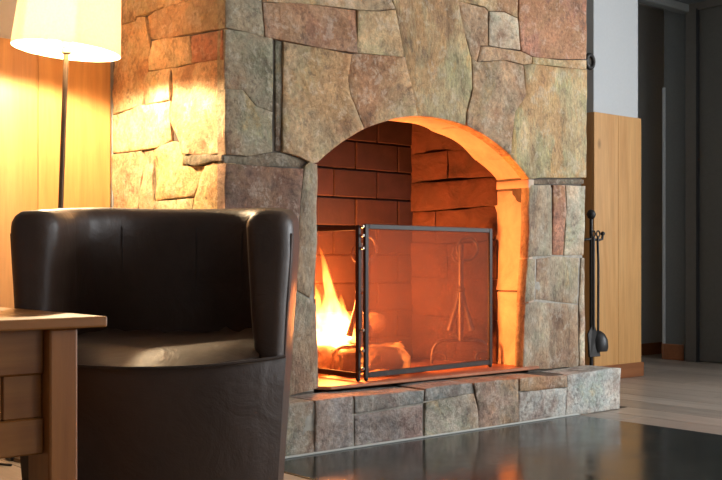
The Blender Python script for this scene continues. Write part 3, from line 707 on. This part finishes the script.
def tongue(x, y, z, h_, w_, lean, seed):
    n, seg = 16, 14; v = []; f = []
    for i in range(n + 1):
        t = i / n
        rad = w_ * (math.sin(math.pi * min(1, t * 1.0 + .16)) ** .75 if t < .34 else ((1 - t) / .66) ** .95) * (1 if t < .99 else .15) + .0008
        cx = x + lean * t ** 1.4 + .018 * math.sin(t * 7 + seed) * t; cy = y + .02 * math.sin(t * 5 + seed * 2) * t
        for k in range(seg):
            a = 2 * math.pi * k / seg; q = rad * (1 + .28 * noise.noise(Vector((math.cos(a) * 1.4 + seed, math.sin(a) * 1.4, t * 4))))
            v.append((cx + q * math.cos(a), cy + q * .8 * math.sin(a), z + h_ * t))
    for i in range(n):
        for k in range(seg): f.append((i * seg + k, i * seg + (k + 1) % seg, (i + 1) * seg + (k + 1) % seg, (i + 1) * seg + k))
    f += [tuple(range(seg))[::-1], tuple(range(n * seg, (n + 1) * seg))]
    MB().add(v, f).build('flame', 'flame', fire, smooth=True)
for a in ((.045, -.02, .02, .40, .034, -.115, 1), (.06, -.03, -.01, .22, .05, -.01, 2), (-.05, .0, -.01, .27, .045, -.03, 3), (.0, -.03, -.03, .19, .10, -.01, 4), (.10, .0, -.01, .20, .035, .01, 5), (-.10, -.01, 0, .26, .045, .02, 6), (.135, -.02, -.03, .12, .03, .02, 7), (.02, .03, .0, .30, .04, .02, 8)): tongue(*a)
def point(name, loc, power, col, rad, parent=None):
    l = bpy.data.lights.new(name, 'POINT'); l.energy = power; l.color = col; l.shadow_soft_size = rad
    o = bpy.data.objects.new(name, l); COL.objects.link(o); o.parent = parent; o.location = loc; return o
point('fire_light', (.03, -.02, .13), 84, (1, .265, .06), .10, fire)

# ------------------------------------------------------------------ fire tools by the right side
ts = thing('fire_tool_stand', 'black iron fire tool stand with ball finial beside the chimney', 'tool stand', (4.45, 3.40, 0))
MB().tube([(0, 0, .03), (0, 0, .92)], .009, 10).build('pole', 'iron', ts, smooth=.9)
MB().lathe([(.006, 0), (.018, .010), (.025, .028), (.018, .046), (.004, .054)], (0, 0, .90), 16).build('finial', 'iron', ts, smooth=.9)
for a in (90, 210, 330):
    c, s_ = math.cos(R(a)), math.sin(R(a))
    MB().tube([(0, 0, .08), (.05 * c, .05 * s_, .075), (.10 * c, .10 * s_, .04), (.13 * c, .13 * s_, .007)], .008).build('foot', 'iron', ts, smooth=.9)
for s_ in (-1, 1):
    MB().tube([(0, 0, .80), (s_ * .05, s_ * -.01, .795), (s_ * .072, s_ * -.016, .80), (s_ * .075, s_ * -.017, .825)], .007).build('arm', 'iron', ts, smooth=.9)
MB().lathe([(.005, -.01), (.012, -.004), (.012, .006), (.005, .012)], (.075, -.017, .828), 10).build('arm_tip', 'iron', ts, smooth=.9)
MB().lathe([(.005, -.01), (.012, -.004), (.012, .006), (.005, .012)], (-.075, .017, .828), 10).build('arm_tip', 'iron', ts, smooth=.9)
br = thing('hearth_brush', 'black hearth brush hanging from the fire tool stand', 'brush', (4.49, 3.386, .215))
MB().tube([(0, 0, .09), (.002, 0, .45), (-.004, 0, .57), (.0, 0, .60)], .0065).build('handle', 'iron', br, smooth=.9)
MB().tube([(.0 + .014 * math.cos(R(a)), 0, .612 + .016 * math.sin(R(a))) for a in range(0, 361, 30)], .004, 6).build('loop', 'iron', br, smooth=.9)
MB().lathe([(.014, .105), (.034, .09), (.05, .06), (.053, .02), (.048, 0)], (0, 0, 0), 16).build('bristles', 'black', br, smooth=.9)
pk = thing('fire_poker', 'slim black fire poker, a bare rod hanging from the tool stand', 'poker', (4.385, 3.415, .15))
MB().tube([(0, 0, .0), (0, 0, .60), (0, 0, .66)], .0065).build('shaft', 'iron', pk, smooth=.9)
MB().tube([(0, 0, .10), (.02, 0, .085), (.03, 0, .06)], .006).build('barb', 'iron', pk, smooth=.9)
MB().tube([(.014 * math.cos(R(a)), 0, .675 + .016 * math.sin(R(a))) for a in range(0, 361, 30)], .004, 6).build('loop', 'iron', pk, smooth=.9)

sv = thing('hearth_shovel', 'black hearth shovel with broad flat blade hanging from the tool stand', 'shovel', (4.43, 3.37, .19))
MB().tube([(0, 0, .14), (0, 0, .62)], .0075).build('handle', 'iron', sv, smooth=.9)
MB().tube([(.014 * math.cos(R(a)), 0, .635 + .016 * math.sin(R(a))) for a in range(0, 361, 30)], .004, 6).build('loop', 'iron', sv, smooth=.9)
MB().add([(-.045, 0, 0), (.045, 0, 0), (.04, .012, .12), (.012, .008, .16), (-.012, .008, .16), (-.04, .012, .12), (-.045, -.012, 0), (.045, -.012, 0), (.04, .004, .12), (.012, 0, .16), (-.012, 0, .16), (-.04, .004, .12)],
         [(0, 1, 2, 3, 4, 5), (11, 10, 9, 8, 7, 6), (0, 6, 7, 1), (1, 7, 8, 2), (2, 8, 9, 3), (3, 9, 10, 4), (4, 10, 11, 5), (5, 11, 6, 0)]).build('blade', 'iron', sv, .002, 1)

# ------------------------------------------------------------------ armchair
ch = thing('tub_armchair', 'dark brown leather tub armchair with rounded back facing the table', 'armchair', (1.329, 2.306, 0), R(-40.25))
A, B0 = .278, .275
path = []
for k in range(9): path.append((A, -.215 + .215 * k / 8, 1, 0))
for k in range(1, 28):
    a = math.pi * k / 28; nx, ny = math.cos(a), math.sin(a) * A / B0
    l = math.hypot(nx, ny); path.append((A * math.cos(a), B0 * math.sin(a), nx / l, ny / l))
for k in range(9): path.append((-A, -.215 * k / 8, -1, 0))
def chair_section(y, top):
    t0, t1 = -.040, .044      # inner and outer half thickness
    s_ = [(t0 + .012, .12), (t0, .42), (t0 - .004, .55), (t0, top - .07)]
    for q in range(9):
        a = math.pi - math.pi * q / 8; s_.append((  .002 + .042 * math.cos(a), top - .042 + .042 * math.sin(a)))
    s_ += [(t1, top - .10), (t1 - .012, .55), (t1 - .028, .30), (t1 - .044, .10), (t1 - .047, .055), (t0 + .01, .055)]
    return s_
def shell():
    v = []; f = []; n = len(path); rows = []
    def topz(y): return .800 + .026 * min(1, max(0, (y + .21) / .40))
    ext = []
    # rounded ends: shrink the section while moving forward
    for q in (3, 2, 1):
        a = R(q * 27); ext.append((.045 * math.sin(a), math.cos(a) ** .8))
    seq = [(path[0], e) for e in ext] + [(p_, None) for p_ in path] + [(path[-1], e) for e in ext[::-1]]
    for (x, y, nx, ny), e in seq:
        s_ = chair_section(y, topz(y)); fw = 0; sc_ = 1
        if e: fw, sc_ = e
        row = []
        for o, z in s_:
            cz = .42; o2 = .002 + (o - .002) * sc_; z2 = z if z < .3 else cz + (z - cz) * (1 - (1 - sc_) * .10)
            # leather is not dead flat
            wv = .0035 * noise.noise(Vector((x * 7, y * 7, z * 6)))
            g = min(1, max(0, (.06 - y) / .22)); up = min(1, max(0, (z - .45) / .33))
            if o < .01: o2 -= .026 * g * up * sc_          # the wings swell towards their top
            an = math.degrees(math.atan2(y + .04, abs(x)))
            for ca, dp in ((4, .007), (26, .009), (52, .005)):  # gathered leather on the wings
                if o < .03: wv += dp * math.exp(-((an - ca - 6 * up) / 3.2) ** 2) * up ** 2
            row.append(len(v)); v.append((x + nx * (o2 + wv), y - fw + ny * (o2 + wv), z2))
        rows.append(row)
    m = len(rows[0])
    for a, b in zip(rows, rows[1:]):
        for k in range(m): f.append((a[k], a[(k + 1) % m], b[(k + 1) % m], b[k]))
    f += [tuple(rows[0]), tuple(rows[-1][::-1])]
    return MB().add(v, f)
sh = shell().build('shell', 'leather', ch, smooth=True)
def seat():
    nx, ny = 26, 22; v = []; f = []
    hw = .246
    for j in range(ny + 1):
        t = j / ny
        for i in range(nx + 1):
            s_ = -1 + 2 * i / nx
            yb = .235 * math.sqrt(max(0, 1 - (abs(s_) * .97) ** 2.4)) if True else 0
            yf = -.262 - .098 * (1 - abs(s_) ** 2.4)
            y = yf + (yb - yf) * t; x = s_ * hw
            e = min(t, .22) / .22; side = min(1 - abs(s_), .16) / .16
            z = .452 + .016 * s_ * s_ + .034 * math.sin(e * math.pi / 2) * (.45 + .55 * side ** .5) + .006 * t
            z += .004 * noise.noise(Vector((x * 9, y * 9, 1)))
            z += .016 * max(0, t - .66) / .34 * noise.noise(Vector((s_ * 7.5, 3, 2))) * 1.6
            v.append((x, y, z))
    m = len(v)
    for j in range(ny):
        for i in range(nx):
            q = j * (nx + 1) + i; f.append((q, q + 1, q + nx + 2, q + nx + 1))
    v += [(a, b, .40) for a, b, c in v[:m]]
    for j in range(ny):
        for i in range(nx):
            q = m + j * (nx + 1) + i; f.append((q, q + nx + 1, q + nx + 2, q + 1))
    rim = list(range(nx + 1)) + [j * (nx + 1) + nx for j in range(1, ny + 1)] + [ny * (nx + 1) + i for i in range(nx - 1, -1, -1)] + [j * (nx + 1) for j in range(ny - 1, 0, -1)]
    for a, b in zip(rim, rim[1:] + rim[:1]): f.append((a, b, b + m, a + m))
    return MB().add(v, f)
seat().build('seat_cushion', 'leather', ch, smooth=.9)
fp = MB(); v = []; f = []
for k in range(21):
    s_ = -1 + k / 10
    for z, dy in ((.06, .018), (.14, .008), (.25, .0), (.36, .0), (.43, .002), (.447, .008)):
        v.append((s_ * (.306 - .030 * (1 - z / .45)), -.256 - .108 * (1 - abs(s_) ** 2.4) + dy, z + (.016 * s_ * s_ if z > .3 else 0)))
for k in range(20):
    for j in range(5): q = k * 6 + j; f.append((q, q + 6, q + 7, q + 1))
mm = len(v); v += [(a * .85, -.16, c) for a, b, c in v]
for k in range(20):
    for j in range(5): q = mm + k * 6 + j; f.append((q, q + 1, q + 7, q + 6))
rim = [k * 6 for k in range(21)] + [120 + j for j in range(1, 6)] + [k * 6 + 5 for k in range(19, -1, -1)] + [j for j in range(4, 0, -1)]
for a, b in zip(rim, rim[1:] + rim[:1]): f.append((a, b, b + mm, a + mm))
fp.add(v, f).build('front_panel', 'leather', ch, smooth=.9)
MB().tube([(s_ / 12 * .304, -.258 - .108 * (1 - abs(s_ / 12) ** 2.4), .452 + .016 * (s_ / 12) ** 2) for s_ in range(-12, 13)], .0042, 6).build('piping', 'piping', ch, smooth=.9)
for s_ in (-1, 1):
    MB().tube([(s_ * (.318 - .045 * (1 - min(1, z / .75))), -.236, z) for z in (.06, .2, .35, .5, .65, .745)], .003, 6).build('piping', 'piping', ch, smooth=.9)
# stitched seams on the inside of the back
for a in (48, 83, 132):
    n_ = R(a); x, y = (A - .041) * math.cos(n_), (B0 - .041) * math.sin(n_)
    MB().tube([(x, y, z) for z in (.44, .5, .6, .7, .765)] + [(x * 1.06, y * 1.06, .805)], .0014, 6).build('seam', 'piping', ch, smooth=.9)
for x, y in ((.25, -.25), (-.25, -.25), (.2, .2), (-.2, .2)): MB().lathe([(.018, 0), (.024, .056)], (x, y, 0), 12).build('foot', 'black', ch, smooth=.9)

# ------------------------------------------------------------------ low wooden table
tb = thing('wooden_side_table', 'chestnut wooden low table with panelled apron beside the leather armchair', 'table', (.924, 1.837, 0))
tw, tdp, th = .95, .95, .577
for k in range(5):
    MB().box(-tw, 0, tdp * k / 5, tdp * (k + 1) / 5, th - .021, th).build('top_board', 'tablewood', tb, .004, 2)
def leg(x, y):
    m = MB(); a = .058; b = .10
    m.add([(x, y, .0), (x + a, y, 0), (x + a, y + b, 0), (x, y + b, 0), (x, y, th - .021), (x + a, y, th - .021), (x + a, y + b, th - .021), (x, y + b, th - .021)],
          [(0, 3, 2, 1), (4, 5, 6, 7), (0, 1, 5, 4), (2, 3, 7, 6), (0, 4, 7, 3), (1, 2, 6, 5)])
    m.build('leg', 'tableleg', tb, .005, 2)
for x in (-.104, -tw + .046):
    for y in (.030, tdp - .13): leg(x, y)
x0, x1 = -tw + .104, -.104
def apron(y, back=False):
    z = [.320, .388, .470, .556]
    MB().box(x0, x1, y, y + .022, z[2], z[3]).build('apron_rail', 'tablewood', tb, .003, 1)
    MB().box(x0, x1, y, y + .022, z[0], z[1]).build('apron_rail', 'tablewood', tb, .003, 1)
    xs = [x1, x1 - .078, x1 - .25, x1 - .42, x1 - .59, x0]
    for a, b in zip(xs[1:], xs):
        MB().box(a + .002, b - .002, y + .006, y + .020, z[1], z[2]).build('apron_panel', 'tablewood', tb, .002, 1)
apron(.052); apron(tdp - .074)
for x in (-.075, -tw + .06):
    MB().box(x, x + .022, .13, tdp - .13, .32, .556).build('apron_rail', 'tablewood', tb, .003, 1)

# ------------------------------------------------------------------ floor lamp
lp = thing('floor_lamp', 'floor lamp with cream drum shade, lit, standing behind the armchair', 'lamp', (1.548, 3.50, 0))
lp.rotation_euler = (0, 0, R(-40.25))
ti = math.tan(R(2.0))
MB().lathe([(.14, 0), (.14, .012), (.12, .022), (.02, .03)], (0, 0, 0), 32).build('base', 'brass', lp, smooth=.6)
MB().tube([(0, 0, .02), (ti * 1.45, 0, 1.45)], .0095, 12).build('pole', 'brass', lp, smooth=.9)
sx = ti * 1.43
sp = bpy.data.objects.new('lamp_shade', None)
bpy.data.objects.remove(sp)
def shade_mesh():
    m = MB(); seg = 48; v = []; f = []
    for r, z in ((.187, 0), (.163, .30), (.161, .30), (.185, 0)):
        for k in range(seg):
            a = 2 * math.pi * k / seg; v.append((r * math.cos(a), r * math.sin(a), z))
    for i in range(4):
        for k in range(seg): f.append((i * seg + k, i * seg + (k + 1) % seg, ((i + 1) % 4) * seg + (k + 1) % seg, ((i + 1) % 4) * seg + k))
    return m.add(v, f)
so = shade_mesh().build('lamp_shade', 'shade', lp, smooth=.8); so.location = (sx, 0, 1.418); so.rotation_euler = (0, R(4.8), 0)
MB().lathe([(.009, -.02), (.018, -.015), (.018, .03), (.014, .03)], (sx, 0, 1.425), 16).build('socket', 'steel', lp, smooth=.8)
MB().lathe([(.012, 0), (.02, .03), (.028, .06), (.022, .085), (.004, .095)], (sx, 0, 1.445), 16).build('bulb', 'bulb', lp, smooth=.9)
for a in (20, 140, 260): MB().tube([(sx, 0, 1.43), (sx + .183 * math.cos(R(a)), .183 * math.sin(R(a)), 1.424 - .0155 * math.cos(R(a)))], .002, 6).build('shade_spoke', 'steel', lp)
point('lamp_light', (sx, 0, 1.462), 108, (1, .73, .43), .03, lp)

# ------------------------------------------------------------------ lamp cord and adaptor on the floor
tag(MB().box(1.40, 1.45, 3.50, 3.56, 0, .035).build('power_adaptor', 'black', None, .006, 2), 'small black power adaptor on the floor under the table', 'adaptor')
cd = [Vector((1.37, 3.42, .004)), Vector((1.33, 3.5, .004)), Vector((1.30, 3.56, .004)), Vector((1.22, 3.60, .004)), Vector((1.08, 3.62, .004)), Vector((.9, 3.68, .004)), Vector((.6, 3.8, .004))]
tag(MB().tube(cd, .004, 6).build('lamp_cord', 'black', None, smooth=.9), 'thin black lamp cord lying on the floorboards near the pine wall', 'cord')
